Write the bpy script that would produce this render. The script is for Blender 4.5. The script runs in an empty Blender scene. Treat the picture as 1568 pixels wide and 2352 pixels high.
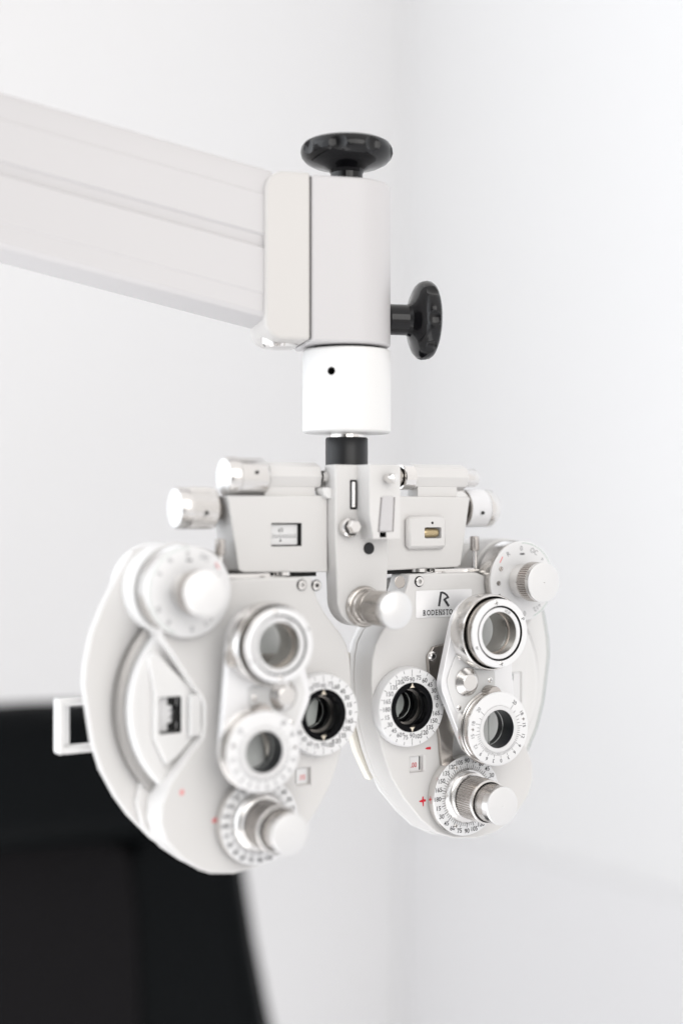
import bpy, bmesh, math, random
from mathutils import Vector, Matrix
random.seed(7)
pi = math.pi
sc = bpy.context.scene
COL = sc.collection

# ------------------------------------------------------------------ camera
# the instrument's own frame: X along it (right), F = out of its front face (-Y), Z up; mm -> m
YAW = math.radians(30.633)
CA, SA = math.cos(YAW), math.sin(YAW)
CAMX, CAMY, ZC = -452.6, -731.6, 1.25
RIGHT, FWD = Vector((CA, -SA, 0)), Vector((SA, CA, 0))
cam_d = bpy.data.cameras.new('camera'); cam = bpy.data.objects.new('camera', cam_d); COL.objects.link(cam)
cam_d.sensor_fit = 'HORIZONTAL'; cam_d.sensor_width = 24; cam_d.lens = 3212.2 / 1568 * 24
cam_d.clip_start = 0.05; cam_d.clip_end = 50
cam.location = (CAMX / 1000, CAMY / 1000, ZC)
cam.rotation_euler = (pi / 2, 0, -YAW)
cam_d.dof.use_dof = True; cam_d.dof.focus_distance = 0.892; cam_d.dof.aperture_fstop = 1.45
sc.camera = cam


def cw(x, d, z):
    """camera-side millimetres (right, away, up from eye level) -> world metres"""
    p = Vector((CAMX, CAMY, 0)) + RIGHT * x + FWD * d
    return Vector((p.x / 1000, p.y / 1000, ZC + z / 1000))


# ------------------------------------------------------------------ world and lamps
w = bpy.data.worlds.new('World'); sc.world = w; w.use_nodes = True
nt = w.node_tree; nt.nodes.clear()
out = nt.nodes.new('ShaderNodeOutputWorld'); bg = nt.nodes.new('ShaderNodeBackground')
tc = nt.nodes.new('ShaderNodeTexCoord')


def wdot(v):
    n = nt.nodes.new('ShaderNodeVectorMath'); n.operation = 'DOT_PRODUCT'
    nt.links.new(tc.outputs['Generated'], n.inputs[0]); n.inputs[1].default_value = Vector(v).normalized()
    return n.outputs['Value']


def wmap(s, a, b, c, d):
    n = nt.nodes.new('ShaderNodeMapRange'); n.interpolation_type = 'SMOOTHSTEP'
    nt.links.new(s, n.inputs['Value'])
    for k, val in zip(('From Min', 'From Max', 'To Min', 'To Max'), (a, b, c, d)):
        n.inputs[k].default_value = val
    return n.outputs['Result']


def wmath(op, a, b):
    n = nt.nodes.new('ShaderNodeMath'); n.operation = op
    for i, s in enumerate((a, b)):
        if isinstance(s, (int, float)):
            n.inputs[i].default_value = s
        else:
            nt.links.new(s, n.inputs[i])
    return n.outputs[0]


left = -RIGHT
fr = Vector((0.55, -0.83, 0.0))             # straight out of the instrument's front
t1 = wmap(wdot(left), 0.2, 0.9, 0.0, 1.0)     # window side
t2 = wmap(wdot(-FWD + Vector((0, 0, .1)) - RIGHT * .15), 0.72, 0.97, 0.0, 1.0)   # darker room behind the photographer
t3 = wmap(wdot((0, 0, 1)), 0.1, 0.95, 0.0, 1.0)
t4 = wmap(wdot((0, 0, -1)), 0.15, 0.8, 0.0, 1.0)
v = wmath('ADD', 0.76, wmath('MULTIPLY', t1, 0.60))
v = wmath('SUBTRACT', v, wmath('MULTIPLY', t2, 0.64))
v = wmath('ADD', v, wmath('MULTIPLY', t3, 0.06))
v = wmath('SUBTRACT', v, wmath('MULTIPLY', t4, 0.05))
mixc = nt.nodes.new('ShaderNodeMix'); mixc.data_type = 'RGBA'
nt.links.new(t1, mixc.inputs['Factor'])
mixc.inputs['A'].default_value = (1.0, 0.975, 0.96, 1); mixc.inputs['B'].default_value = (0.95, 0.985, 1.03, 1)
nt.links.new(mixc.outputs['Result'], bg.inputs['Color'])
nt.links.new(v, bg.inputs['Strength']); nt.links.new(bg.outputs[0], out.inputs[0])


def area(name, loc, aim, sx, sy, power, col):
    d = bpy.data.lights.new(name, 'AREA'); d.shape = 'RECTANGLE'; d.size = sx; d.size_y = sy
    d.energy = power; d.color = col
    o = bpy.data.objects.new(name, d); COL.objects.link(o); o.location = loc
    o.rotation_euler = (Vector(aim) - Vector(loc)).to_track_quat('-Z', 'Y').to_euler()
    return o


area('window_light', cw(-1700, 650, 350), (0, 0, ZC - .05), 1.3, 1.7, 4.5, (0.97, 0.99, 1.0))
area('underside_fill_light', cw(-500, 500, -1000), cw(0, 880, 100), 1.4, 1.2, 5.0, (1.0, 0.99, 0.98))  # lamp added low down to brighten the beam's underside
area('front_fill_light', cw(420, -260, 420), (0.02, 0, ZC), 1.1, 0.9, 5.5, (1.0, 0.98, 0.95))  # frontal fill, added to brighten the instrument's faces

sc.view_settings.view_transform = 'Standard'; sc.view_settings.look = 'None'
sc.view_settings.exposure = 0.48; sc.view_settings.gamma = 1.0
sc.render.engine = 'CYCLES'
sc.cycles.use_denoising = True
sc.cycles.max_bounces = 10; sc.cycles.glossy_bounces = 6; sc.cycles.transmission_bounces = 8
sc.cycles.caustics_reflective = False; sc.cycles.caustics_refractive = False


# ------------------------------------------------------------------ materials
def mat(name, col, rough=0.5, metal=0.0, bump=0.0, bscale=900, var=0.0, vscale=60, coat=0.0, spec=0.5, rvar=0.0):
    m = bpy.data.materials.new(name); m.use_nodes = True
    n = m.node_tree.nodes; l = m.node_tree.links; p = n['Principled BSDF']
    p.inputs['Base Color'].default_value = (*col, 1); p.inputs['Roughness'].default_value = rough
    p.inputs['Metallic'].default_value = metal; p.inputs['Coat Weight'].default_value = coat
    p.inputs['Coat Roughness'].default_value = 0.08; p.inputs['Specular IOR Level'].default_value = spec
    t = n.new('ShaderNodeTexCoord')
    if bump:
        ns = n.new('ShaderNodeTexNoise'); ns.inputs['Scale'].default_value = bscale; ns.inputs['Detail'].default_value = 3
        l.new(t.outputs['Object'], ns.inputs['Vector'])
        b = n.new('ShaderNodeBump'); b.inputs['Strength'].default_value = bump; b.inputs['Distance'].default_value = 0.0004
        l.new(ns.outputs['Fac'], b.inputs['Height']); l.new(b.outputs[0], p.inputs['Normal'])
    if var or rvar:
        ns = n.new('ShaderNodeTexNoise'); ns.inputs['Scale'].default_value = vscale; ns.inputs['Detail'].default_value = 5
        l.new(t.outputs['Object'], ns.inputs['Vector'])
        if var:
            mr = n.new('ShaderNodeMix'); mr.data_type = 'RGBA'
            l.new(ns.outputs['Fac'], mr.inputs['Factor'])
            mr.inputs['A'].default_value = (*[c * (1 - var) for c in col], 1)
            mr.inputs['B'].default_value = (*[min(1, c * (1 + var)) for c in col], 1)
            l.new(mr.outputs['Result'], p.inputs['Base Color'])
        if rvar:
            q = n.new('ShaderNodeMapRange'); l.new(ns.outputs['Fac'], q.inputs['Value'])
            q.inputs['From Min'].default_value = 0.3; q.inputs['From Max'].default_value = 0.7
            q.inputs['To Min'].default_value = rough - rvar; q.inputs['To Max'].default_value = rough + rvar
            l.new(q.outputs[0], p.inputs['Roughness'])
    return m


def turned(name, col, rough, aniso=0.6):
    """lathe-turned aluminium: fine concentric rings"""
    m = mat(name, col, rough, 1.0)
    n = m.node_tree.nodes; l = m.node_tree.links; p = n['Principled BSDF']
    p.inputs['Anisotropic'].default_value = 0.0
    return m


M = {
    'body': mat('grey satin enamel', (0.665, 0.655, 0.645), 0.40, 0.0, 0.05, 1500, 0.02, 40),
    'white': mat('white enamel', (0.75, 0.747, 0.742), 0.42, 0, 0.05, 900, 0.012, 30),
    'arm': mat('pale grey powder coat', (0.56, 0.548, 0.553), 0.48, 0, 0.05, 1200, 0.012, 12),
    'cream': mat('cream plastic', (0.57, 0.553, 0.537), 0.42, 0, 0.03, 900, 0.01, 12),
    'dial': mat('white anodised dial face', (0.78, 0.78, 0.785), 0.34, 0.2, 0.02, 1500, 0.01, 60),
    'alu': turned('turned aluminium', (0.55, 0.52, 0.495), 0.27),
    'alusmooth': turned('satin aluminium', (0.74, 0.725, 0.71), 0.22, .3),
    'alucap': turned('bright aluminium end', (0.80, 0.80, 0.80), 0.40, 0.0),
    'chrome': mat('chrome', (0.80, 0.785, 0.77), 0.10, 1.0),
    'steel': mat('brushed steel', (0.50, 0.47, 0.44), 0.24, 1.0),
    'black': mat('black anodised', (0.003, 0.003, 0.004), 0.14, 0, 0, 900, spec=.08),
    'blackmatt': mat('black matt', (0.008, 0.0085, 0.010), 0.38, spec=.4),
    'hole': mat('dark recess', (0.008, 0.008, 0.008), 0.8),
    'bakelite': mat('black moulded plastic', (0.004, 0.004, 0.005), 0.14, 0, 0, 500, spec=.38),
    'tube': mat('black tube', (0.012, 0.013, 0.017), 0.30, 0.0, 0.03, 900),
    'ink': mat('black ink', (0.03, 0.03, 0.035), 0.6),
    'inkgrey': mat('grey ink', (0.16, 0.16, 0.17), 0.6),  # also carries the haze over digits on the dials' lit side
    'red': mat('red marker ink', (0.62, 0.02, 0.04), 0.6),
    'pink': mat('faded red ink', (0.80, 0.28, 0.28), 0.6),
    'green': mat('green ink', (0.12, 0.30, 0.20), 0.5),
    'tint': mat('tinted glass edge', (0.22, 0.27, 0.24), 0.2),
    'brass': mat('brass vial', (0.50, 0.40, 0.24), 0.25, 0.8),
    'strip': mat('cream edging', (0.80, 0.77, 0.70), 0.5),
    'plate': mat('silvered nameplate', (0.86, 0.86, 0.87), 0.36, 0.5, 0.02, 1500),
    'wheel': mat('knurled dark aluminium', (0.42, 0.41, 0.40), 0.35, 0.9),
    'arrow': mat('cream arrow paint', (0.78, 0.70, 0.58), 0.5),
    'leather': mat('black upholstery', (0.0035, 0.0042, 0.0048), 0.55, 0, 0.2, 260, 0.1, 60, spec=.05),
    'leather2': mat('charcoal upholstery', (0.0075, 0.007, 0.0078), 0.65, 0, 0.2, 260, 0.1, 60, spec=.05),
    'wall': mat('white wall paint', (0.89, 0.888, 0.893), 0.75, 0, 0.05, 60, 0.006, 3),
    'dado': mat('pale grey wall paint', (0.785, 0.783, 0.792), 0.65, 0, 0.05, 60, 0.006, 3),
    'wall_dimmed': mat('wall paint darkened to offset light', (0.81, 0.81, 0.814), 0.75, 0, 0.05, 60, 0.006, 3),  # same wall paint, darkened to offset the light on the right wall
    'floor': mat('pale vinyl floor', (0.84, 0.84, 0.85), 0.45, 0, 0.0, 60, 0.02, 8),
}
g = bpy.data.materials.new('clear optical glass'); g.use_nodes = True
gn, gl = g.node_tree.nodes, g.node_tree.links; gn.remove(gn['Principled BSDF'])
g1 = gn.new('ShaderNodeBsdfTransparent'); g1.inputs['Color'].default_value = (0.97, 0.985, 0.98, 1)
g2 = gn.new('ShaderNodeBsdfGlossy'); g2.inputs['Roughness'].default_value = 0.02
g3 = gn.new('ShaderNodeFresnel'); g3.inputs['IOR'].default_value = 1.25
g4 = gn.new('ShaderNodeMixShader'); gl.new(g3.outputs[0], g4.inputs[0]); gl.new(g1.outputs[0], g4.inputs[1]); gl.new(g2.outputs[0], g4.inputs[2])
gl.new(g4.outputs[0], gn['Material Output'].inputs['Surface'])
M['glass'] = g
g = bpy.data.materials.new('clear acrylic'); g.use_nodes = True
gp = g.node_tree.nodes['Principled BSDF']
gp.inputs['Transmission Weight'].default_value = 1.0; gp.inputs['Roughness'].default_value = 0.04; gp.inputs['IOR'].default_value = 1.35
M['acrylic'] = g


# ------------------------------------------------------------------ mesh builder (instrument frame, mm)
def P(X, F, Z):
    return Vector((X, -F, Z)) * 0.001


REG, CUR = {}, [0]


class MB:
    def __init__(s, mirror=False):
        s.bm = bmesh.new(); s.mats = []; s.mi = -1 if mirror else 1

    def m(s, name):
        if name not in s.mats:
            s.mats.append(name)
        return s.mats.index(name)

    def face(s, vs, mi, smooth=True):
        if s.mi < 0:
            vs = vs[::-1]
        try:
            f = s.bm.faces.new(vs); f.material_index = mi; f.smooth = smooth
            return f
        except ValueError:
            return None

    def vert(s, X, F, Z):
        return s.bm.verts.new(P(X * s.mi, F, Z))

    def frame(s, axis):
        # returns function mapping (a, b, h) -> (dX,dF,dZ); h along axis
        if isinstance(axis, str):
            return {'F': lambda a, b, h: (a, h, b), 'X': lambda a, b, h: (h, b, a), 'Z': lambda a, b, h: (a, -b, h)}[axis]
        h = Vector(axis).normalized(); up = Vector((0, 0, 1)) if abs(h.z) < .9 else Vector((1, 0, 0))
        # axis is given in (X,F,Z)
        u = up.cross(h).normalized(); v_ = h.cross(u)
        return lambda a, b, hh: tuple(u * b + v_ * a + h * hh)

    def lathe(s, prof, c, axis='F', mat_='body', seg=96, teeth=0, tdepth=0.5, trange=None, cap0=False, cap1=False, tphase=0):
        """prof: list of (r, h[, material]); teeth ripples the radius where trange (h0,h1) holds"""
        fr_ = s.frame(axis); rings = []
        n = teeth * 4 if teeth else seg
        for pr in prof:
            r, h = pr[0], pr[1]; ring = []
            for k in range(n):
                a = 2 * pi * k / n; rr = r
                if teeth and (trange is None or trange[0] - 1e-6 <= h <= trange[1] + 1e-6):
                    rr = r - (tdepth if (k + tphase) % 4 >= 2 else 0)
                d = fr_(rr * math.cos(a), rr * math.sin(a), h)
                ring.append(s.vert(c[0] + d[0], c[1] + d[1], c[2] + d[2]))
            rings.append(ring)
        for i in range(len(rings) - 1):
            mi = s.m(prof[i + 1][2] if len(prof[i + 1]) > 2 else mat_)
            for k in range(n):
                k2 = (k + 1) % n
                s.face([rings[i][k], rings[i][k2], rings[i + 1][k2], rings[i + 1][k]], mi)
        if cap0:
            s.face(rings[0][::-1], s.m(prof[0][2] if len(prof[0]) > 2 else mat_))
        if cap1:
            s.face(rings[-1], s.m(prof[-1][2] if len(prof[-1]) > 2 else mat_))
        return s

    def prism(s, pts, F0, F1, mat_='body', inset=0.0):
        """pts (X,Z) outline, from F0 (back) to F1 (front)"""
        mi = s.m(mat_)
        area_ = sum(pts[i][0] * pts[(i + 1) % len(pts)][1] - pts[(i + 1) % len(pts)][0] * pts[i][1] for i in range(len(pts)))
        if area_ < 0:
            pts = pts[::-1]
        b = [s.vert(x, F0, z) for x, z in pts]; f = [s.vert(x, F1, z) for x, z in pts]
        s.face(f, mi); s.face(b[::-1], mi)
        for i in range(len(pts)):
            j = (i + 1) % len(pts)
            s.face([b[i], b[j], f[j], f[i]], mi)
        return s

    def box(s, X0, X1, F0, F1, Z0, Z1, mat_='body'):
        return s.prism([(X0, Z0), (X1, Z0), (X1, Z1), (X0, Z1)], F0, F1, mat_)

    def sheet(s, pts, F, mat_):
        s.prism(pts, F, F + 0.06, mat_)

    def tri(s, pts, F, mat_):
        s.sheet(pts, F, mat_)

    def text(s, txt, c, h, F, mat_='ink', rot=0.0, sx=1.0, bold=0.0, mirror_place=True, italic=0):
        """upright text (never mirrored) centred at c=(X,Z) on plane F"""
        vs, fs = glyphs(txt, bold)
        cx = c[0] * s.mi; mi = s.m(mat_)
        cr, sr = math.cos(rot), math.sin(rot)
        bv = []
        for x, y in vs:
            x, y = x * h * sx + italic * y * h, y * h
            bv.append(s.bm.verts.new(P(cx + x * cr - y * sr, F + 0.07, c[1] + x * sr + y * cr)))
        for f in fs:
            try:
                q = s.bm.faces.new([bv[i] for i in f]); q.material_index = mi
            except ValueError:
                pass
        return s

    def tick(s, c, ang, r0, r1, wid, F, mat_='ink'):
        ca, sa = math.cos(ang), math.sin(ang)
        pts = []
        for r, t in ((r0, -wid / 2), (r1, -wid / 2), (r1, wid / 2), (r0, wid / 2)):
            pts.append((c[0] + r * ca - t * sa, c[1] + r * sa + t * ca))
        s.sheet(pts, F, mat_)

    def build(s, name, parent=None, bevel=0.0, bseg=2, angle=32, label=None):
        bmesh.ops.recalc_face_normals(s.bm, faces=[f for f in s.bm.faces]) if False else None
        me = bpy.data.meshes.new(name); s.bm.to_mesh(me); s.bm.free()
        for nm in s.mats:
            me.materials.append(M[nm])
        me.set_sharp_from_angle(angle=math.radians(angle))
        o = bpy.data.objects.new(name, me); COL.objects.link(o)
        REG.setdefault((name, CUR[0]), []).append(o)
        if parent:
            o.parent = parent
        if bevel:
            b = o.modifiers.new('bevel', 'BEVEL'); b.width = bevel / 1000; b.segments = bseg
            b.limit_method = 'ANGLE'; b.angle_limit = math.radians(35); b.harden_normals = True
        if label:
            o['label'] = label
        return o


_gc = {}


def glyphs(txt, bold=0.0):
    key = (txt, bold)
    if key in _gc:
        return _gc[key]
    cu = bpy.data.curves.new('t', 'FONT'); cu.body = txt; cu.size = 1.0; cu.align_x = 'CENTER'; cu.resolution_u = 4
    cu.offset = bold
    o = bpy.data.objects.new('t', cu); COL.objects.link(o)
    dg = bpy.context.evaluated_depsgraph_get(); me = bpy.data.meshes.new_from_object(o.evaluated_get(dg))
    vs = [(v_.co.x, v_.co.y) for v_ in me.vertices]; fs = [tuple(p_.vertices) for p_ in me.polygons]
    if vs:
        y0 = min(v_[1] for v_ in vs); y1 = max(v_[1] for v_ in vs); H = 0.73
        x0 = min(v_[0] for v_ in vs); x1 = max(v_[0] for v_ in vs)
        vs = [((x - (x0 + x1) / 2) / H, (y - (y0 + y1) / 2) / H) for x, y in vs]
    bpy.data.objects.remove(o); bpy.data.curves.remove(cu); bpy.data.meshes.remove(me)
    _gc[key] = (vs, fs)
    return _gc[key]


def cut(o, *cutters, bevel_after=0.0):
    """apply boolean cuts, then drop the cutters"""
    for c in cutters:
        md = o.modifiers.new('cut', 'BOOLEAN'); md.operation = 'DIFFERENCE'; md.solver = 'EXACT'; md.object = c
        md.material_mode = 'TRANSFER'
    bev = [m_ for m_ in o.modifiers if m_.type == 'BEVEL']
    pars = None
    if bev:
        pars = (bev[0].width, bev[0].segments); o.modifiers.remove(bev[0])
    bpy.context.view_layer.update()
    dg = bpy.context.evaluated_depsgraph_get(); me = bpy.data.meshes.new_from_object(o.evaluated_get(dg))
    o.modifiers.clear(); me.set_sharp_from_angle(angle=math.radians(32)); o.data = me
    for c in cutters:
        bpy.data.objects.remove(c)
    if pars:
        b = o.modifiers.new('bevel', 'BEVEL'); b.width, b.segments = pars; b.limit_method = 'ANGLE'
        b.angle_limit = math.radians(35); b.harden_normals = True
    return o


def smooth_outline(pts, it=2):
    """Chaikin corner cutting of a closed outline"""
    for _ in range(it):
        q = []
        for i in range(len(pts)):
            a, b = pts[i], pts[(i + 1) % len(pts)]
            q += [(a[0] * .75 + b[0] * .25, a[1] * .75 + b[1] * .25), (a[0] * .25 + b[0] * .75, a[1] * .25 + b[1] * .75)]
        pts = q
    return pts


def hull(circles, n=48):
    pts = []
    for (x, z, r) in circles:
        pts += [(x + r * math.cos(2 * pi * k / n), z + r * math.sin(2 * pi * k / n)) for k in range(n)]
    pts = sorted(set((round(a, 4), round(b, 4)) for a, b in pts))

    def half(ps):
        h = []
        for p in ps:
            while len(h) > 1 and (h[-1][0] - h[-2][0]) * (p[1] - h[-2][1]) - (h[-1][1] - h[-2][1]) * (p[0] - h[-2][0]) <= 0:
                h.pop()
            h.append(p)
        return h
    lo, up = half(pts), half(pts[::-1])
    return lo[:-1] + up[:-1]


def empty(name, loc, label, cat, group=None):
    o = bpy.data.objects.new(name, None); COL.objects.link(o); o.location = loc; o.empty_display_size = .02
    o['label'] = label; o['category'] = cat
    if group:
        o['group'] = group
    return o


def structure(o):
    o['kind'] = 'structure'; return o


# ------------------------------------------------------------------ setting: two walls meeting in a corner, floor
def plain(name, quads, m_, thick=None):
    me = bpy.data.meshes.new(name); vs, fs = [], []
    for q in quads:
        fs.append(tuple(range(len(vs), len(vs) + 4))); vs += [tuple(p) for p in q]
    me.from_pydata(vs, [], fs); me.materials.append(M[m_]); me.update()
    o = bpy.data.objects.new(name, me); COL.objects.link(o)
    return o


def wallbox(name, a, b, out_, z0, z1, th, m_):
    """upright slab from a to b (camera-side x,d), thickened by th mm towards out_"""
    bm = bmesh.new(); vs = []
    for z in (z0, z1):
        for (x, d) in (a, b, (b[0] + out_[0] * th, b[1] + out_[1] * th), (a[0] + out_[0] * th, a[1] + out_[1] * th)):
            vs.append(bm.verts.new(cw(x, d, z)))
    for f in ((0, 1, 2, 3), (7, 6, 5, 4), (0, 4, 5, 1), (1, 5, 6, 2), (2, 6, 7, 3), (3, 7, 4, 0)):
        bm.faces.new([vs[i] for i in f])
    bmesh.ops.recalc_face_normals(bm, faces=bm.faces)
    me = bpy.data.meshes.new(name); bm.to_mesh(me); bm.free(); me.materials.append(M[m_])
    o = bpy.data.objects.new(name, me); COL.objects.link(o); return structure(o)


cor = (119, 2622); dr = (0.60, -0.80); dl = (-0.80, -0.60)
wallbox('wall_right', (cor[0] - dr[0] * 0, cor[1]), (cor[0] + dr[0] * 2300, cor[1] + dr[1] * 2300), (-dl[0], -dl[1]), -1250, 1500, 100, 'wall_dimmed')
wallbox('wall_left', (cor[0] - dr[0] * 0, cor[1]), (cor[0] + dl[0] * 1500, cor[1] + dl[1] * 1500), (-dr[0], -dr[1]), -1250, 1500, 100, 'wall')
wallbox('wainscot', (cor[0] + dl[0] * 9 + dr[0] * 2, cor[1] + dl[1] * 9 + dr[1] * 2), (cor[0] + dl[0] * 9 + dr[0] * 2290, cor[1] + dl[1] * 9 + dr[1] * 2290),
        (-dl[0], -dl[1]), -1250, -577, 7, 'dado')
fl = structure(plain('floor', [[cw(-2600, -1500, -1250), cw(3200, -1500, -1250), cw(3200, 3600, -1250), cw(-2600, 3600, -1250)]], 'floor'))

# ------------------------------------------------------------------ examination chair (far out of focus)
chair = empty('examination_chair', cw(-330, 1500, -1250), 'black padded examination chair back standing blurred behind the eye instrument', 'chair')


def pad(name, pts, d0, d1, m_, bev, zrot=0):
    """outline in camera-side (x,z), slab from depth d0 (near) to d1"""
    bm = bmesh.new()
    n = len(pts); f = [bm.verts.new(cw(x, d0, z) - chair.location) for x, z in pts]; b = [bm.verts.new(cw(x, d1, z) - chair.location) for x, z in pts]
    bm.faces.new(f); bm.faces.new(b[::-1])
    for i in range(n):
        bm.faces.new([f[i], b[i], b[(i + 1) % n], f[(i + 1) % n]])
    bmesh.ops.recalc_face_normals(bm, faces=bm.faces)
    for q in bm.faces:
        q.smooth = True
    me = bpy.data.meshes.new(name); bm.to_mesh(me); bm.free(); me.materials.append(M[m_])
    me.set_sharp_from_angle(angle=math.radians(50))
    o = bpy.data.objects.new(name, me); COL.objects.link(o); o.parent = chair
    md = o.modifiers.new('bevel', 'BEVEL'); md.width = bev / 1000; md.segments = 5; md.limit_method = 'ANGLE'; md.angle_limit = math.radians(40); md.harden_normals = True
    return o


def cx(px, d): return (px - 784) / 3212.2 * d
def cz(py, d): return (1176 - py) / 3212.2 * d


D1 = 1400
bp = [(cx(-420, D1), cz(1940, D1)), (cx(300, D1), cz(1940, D1)), (cx(420, D1), cz(1700, D1)), (cx(505, D1), cz(1740, D1)), (cx(530, D1), cz(1880, D1)), (cx(552, D1), cz(2050, D1)),
      (cx(575, D1), cz(2200, D1)), (cx(608, D1), cz(2370, D1)), (cx(650, D1), cz(2560, D1)), (cx(720, D1), cz(2800, D1)), (cx(760, D1), -900), (cx(-420, D1), -900)]
pad('backrest', bp, D1, D1 + 90, 'leather', 26)
pad('seat_cover', [(cx(-400, D1), cz(1950, D1)), (cx(230, D1), cz(1925, D1)), (cx(297, D1), cz(1950, D1)), (cx(318, D1), cz(2100, D1)), (cx(330, D1), cz(2500, D1)), (cx(330, D1), -700), (cx(-400, D1), -700)], D1 - 5, D1 + 4, 'leather2', 4)
pad('headrest', [(cx(-400, D1), cz(1640, D1)), (cx(60, D1), cz(1614, D1)), (cx(330, D1), cz(1606, D1)), (cx(400, D1), cz(1640, D1)), (cx(425, D1), cz(1720, D1)), (cx(410, D1), cz(1860, D1)), (cx(330, D1), cz(1915, D1)), (cx(0, D1), cz(1940, D1)), (cx(-400, D1), cz(1960, D1))],
    D1 - 60, D1 + 40, 'leather', 42)
pad('post', [(cx(-60, D1), -860), (cx(60, D1), -860), (cx(60, D1), -1248), (cx(-60, D1), -1248)], D1, D1 + 90, 'steel', 8)

# ------------------------------------------------------------------ support arm
AX, AF = 0.0, -26.3                         # the column's axis in the instrument frame
arm = empty('support_arm', (AX / 1000, -AF / 1000, ZC), 'pale grey swing arm with black lobed clamp knobs, holding the eye instrument from above', 'arm')
th = math.radians(13)
# u = along the arm (camera-left and a little towards the camera) in (X,F)
uv = -RIGHT * math.cos(th) - FWD * math.sin(th)
U = (uv.x, -uv.y)                             # (X,F)
Vn = (U[1], -U[0])                            # sideways
if (FWD.x * Vn[0] + FWD.y * (-Vn[1])) > 0:
    Vn = (-Vn[0], -Vn[1])                     # Vn points to the camera side


def A(u, v_, z):
    return P(U[0] * u + Vn[0] * v_, U[1] * u + Vn[1] * v_, z)


def raw(name, vs, fs, m_, bevel=0, seg=3, parent=arm, ang=32):
    bm = bmesh.new(); bv = [bm.verts.new(p) for p in vs]
    for f in fs:
        q = bm.faces.new([bv[i] for i in f]); q.smooth = True
    bmesh.ops.recalc_face_normals(bm, faces=bm.faces)
    me = bpy.data.meshes.new(name); bm.to_mesh(me); bm.free(); me.materials.append(M[m_]); me.set_sharp_from_angle(angle=math.radians(ang))
    o = bpy.data.objects.new(name, me); COL.objects.link(o); o.parent = parent
    if bevel:
        md = o.modifiers.new('bevel', 'BEVEL'); md.width = bevel / 1000; md.segments = seg; md.limit_method = 'ANGLE'; md.angle_limit = math.radians(35); md.harden_normals = True
    return o


def extr(name, prof, fn, m_, bevel=0, seg=3, ang=32):
    """prof closed list; fn(p, 0|1) -> point"""
    n = len(prof); vs = [fn(p, 0) for p in prof] + [fn(p, 1) for p in prof]
    fs = [tuple(range(n)), tuple(range(2 * n - 1, n - 1, -1))] + [(i, n + i, n + (i + 1) % n, (i + 1) % n) for i in range(n)]
    return raw(name, vs, fs, m_, bevel, seg, ang=ang)


# joint block: D-shaped column head (round on the far side of the seam)
R0 = 27.6
dprof = [(28.6, -R0), (28.6, R0)] + [(-R0 * math.sin(t), R0 * math.cos(t)) for t in [pi * k / 40 for k in range(0, 41)]]
extr('joint_block', dprof, lambda p, e: A(p[0], p[1], 205.5 if e else 103.6), 'arm', 2.2, 4)
# end cap: rounded in elevation
capz0, capz1, cr_ = 104.5, 206.5, 11.5
cp = [(29.3, capz0), (29.3, capz1)]
cp += [(57.0 - cr_ + cr_ * math.sin(t), capz1 - cr_ + cr_ * math.cos(t)) for t in [pi / 2 * k / 10 for k in range(11)]]
cp += [(57.0 - cr_ + cr_ * math.cos(t), capz0 + cr_ - cr_ * math.sin(t)) for t in [pi / 2 * k / 10 for k in range(11)]]
extr('end_cap', cp, lambda p, e: A(p[0], R0 + .6 if e else -R0 - .6, p[1]), 'cream', 2.0, 4)
extr('seam', [(28.5, 105.5), (29.4, 105.5), (29.4, 204.5), (28.5, 204.5)], lambda p, e: A(p[0], R0 - 1.2 if e else -R0 + 1.2, p[1]), 'hole')
# beam: profile in (v, w) swept along the sloped arm
sl = math.tan(math.radians(13.0))
Hh = 46.0
W = 24.5
f_ = lambda fr_: Hh - 2 * Hh * fr_
prof = [(-W, -Hh), (-W, Hh), (W - 5, Hh), (W - 1.5, Hh - 1.5), (W - .6, Hh - 4), (W - .6, f_(.175)), (W, f_(.185)), (W, f_(.44)), (W - 1.8, f_(.455)), (W - 2.0, f_(.52)), (W, f_(.535)), (W, f_(.83)),
        (W - .6, f_(.84)), (W - .6, f_(.955)), (W - 2.5, f_(.985)), (W - 6, f_(1.0))]
extr('beam', prof, lambda p, e: A(52 if not e else 640, p[0], 161.5 + p[1] + ((640 - 50) * sl if e else 2 * sl)), 'arm', 0.5, 2)
# chrome spring screw under the cap
mb = MB(); mb.lathe([(0.5, -3.6), (6, -3.3), (10, -2.4), (11.5, -.8), (11.5, 5)], (U[0] * 43, U[1] * 43, 105), 'Z', 'chrome', 40, cap0=True); mb.build('bottom_screw', arm)
mb = MB(); mb.box(0, .1, 0, .1, 0, .1); mb.bm.free()
# collar
mb = MB()
mb.lathe([(12, 49.6), (26.6, 49.6), (27.8, 50.6), (27.8, 83.4), (27.8, 89.6), (27.8, 100.6), (27.0, 101.7), (24.6, 102.0), (12, 102.0)], (0, 0, 0), 'Z', 'white', 128, cap0=True, cap1=True)
collar = mb.build('collar', arm)
ah = math.radians(-20)                        # set screw hole
hd = (-FWD * math.cos(ah) + RIGHT * math.sin(ah)); hv = (hd.x, -hd.y, 0)
mb = MB(); mb.lathe([(2.5, -6), (2.5, 12)], (hv[0] * 22, hv[1] * 22, 86.5), hv, 'hole', 24, cap0=True, cap1=True); c1 = mb.build('cutter')
c1.parent = None
collar.parent = None; bpy.context.view_layer.update(); cut(collar, c1); collar.parent = arm
mb = MB(); mb.lathe([(21, 101.9), (21, 103.8)], (0, 0, 0), 'Z', 'hole', 64, cap0=True, cap1=True); mb.build('bearing', arm)
mb = MB(); mb.lathe([(10.9, 46.2), (10.9, 50.5)], (0, 0, 0), 'Z', 'chrome', 64, cap0=True, cap1=True); mb.build('chrome_neck', arm)
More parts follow.
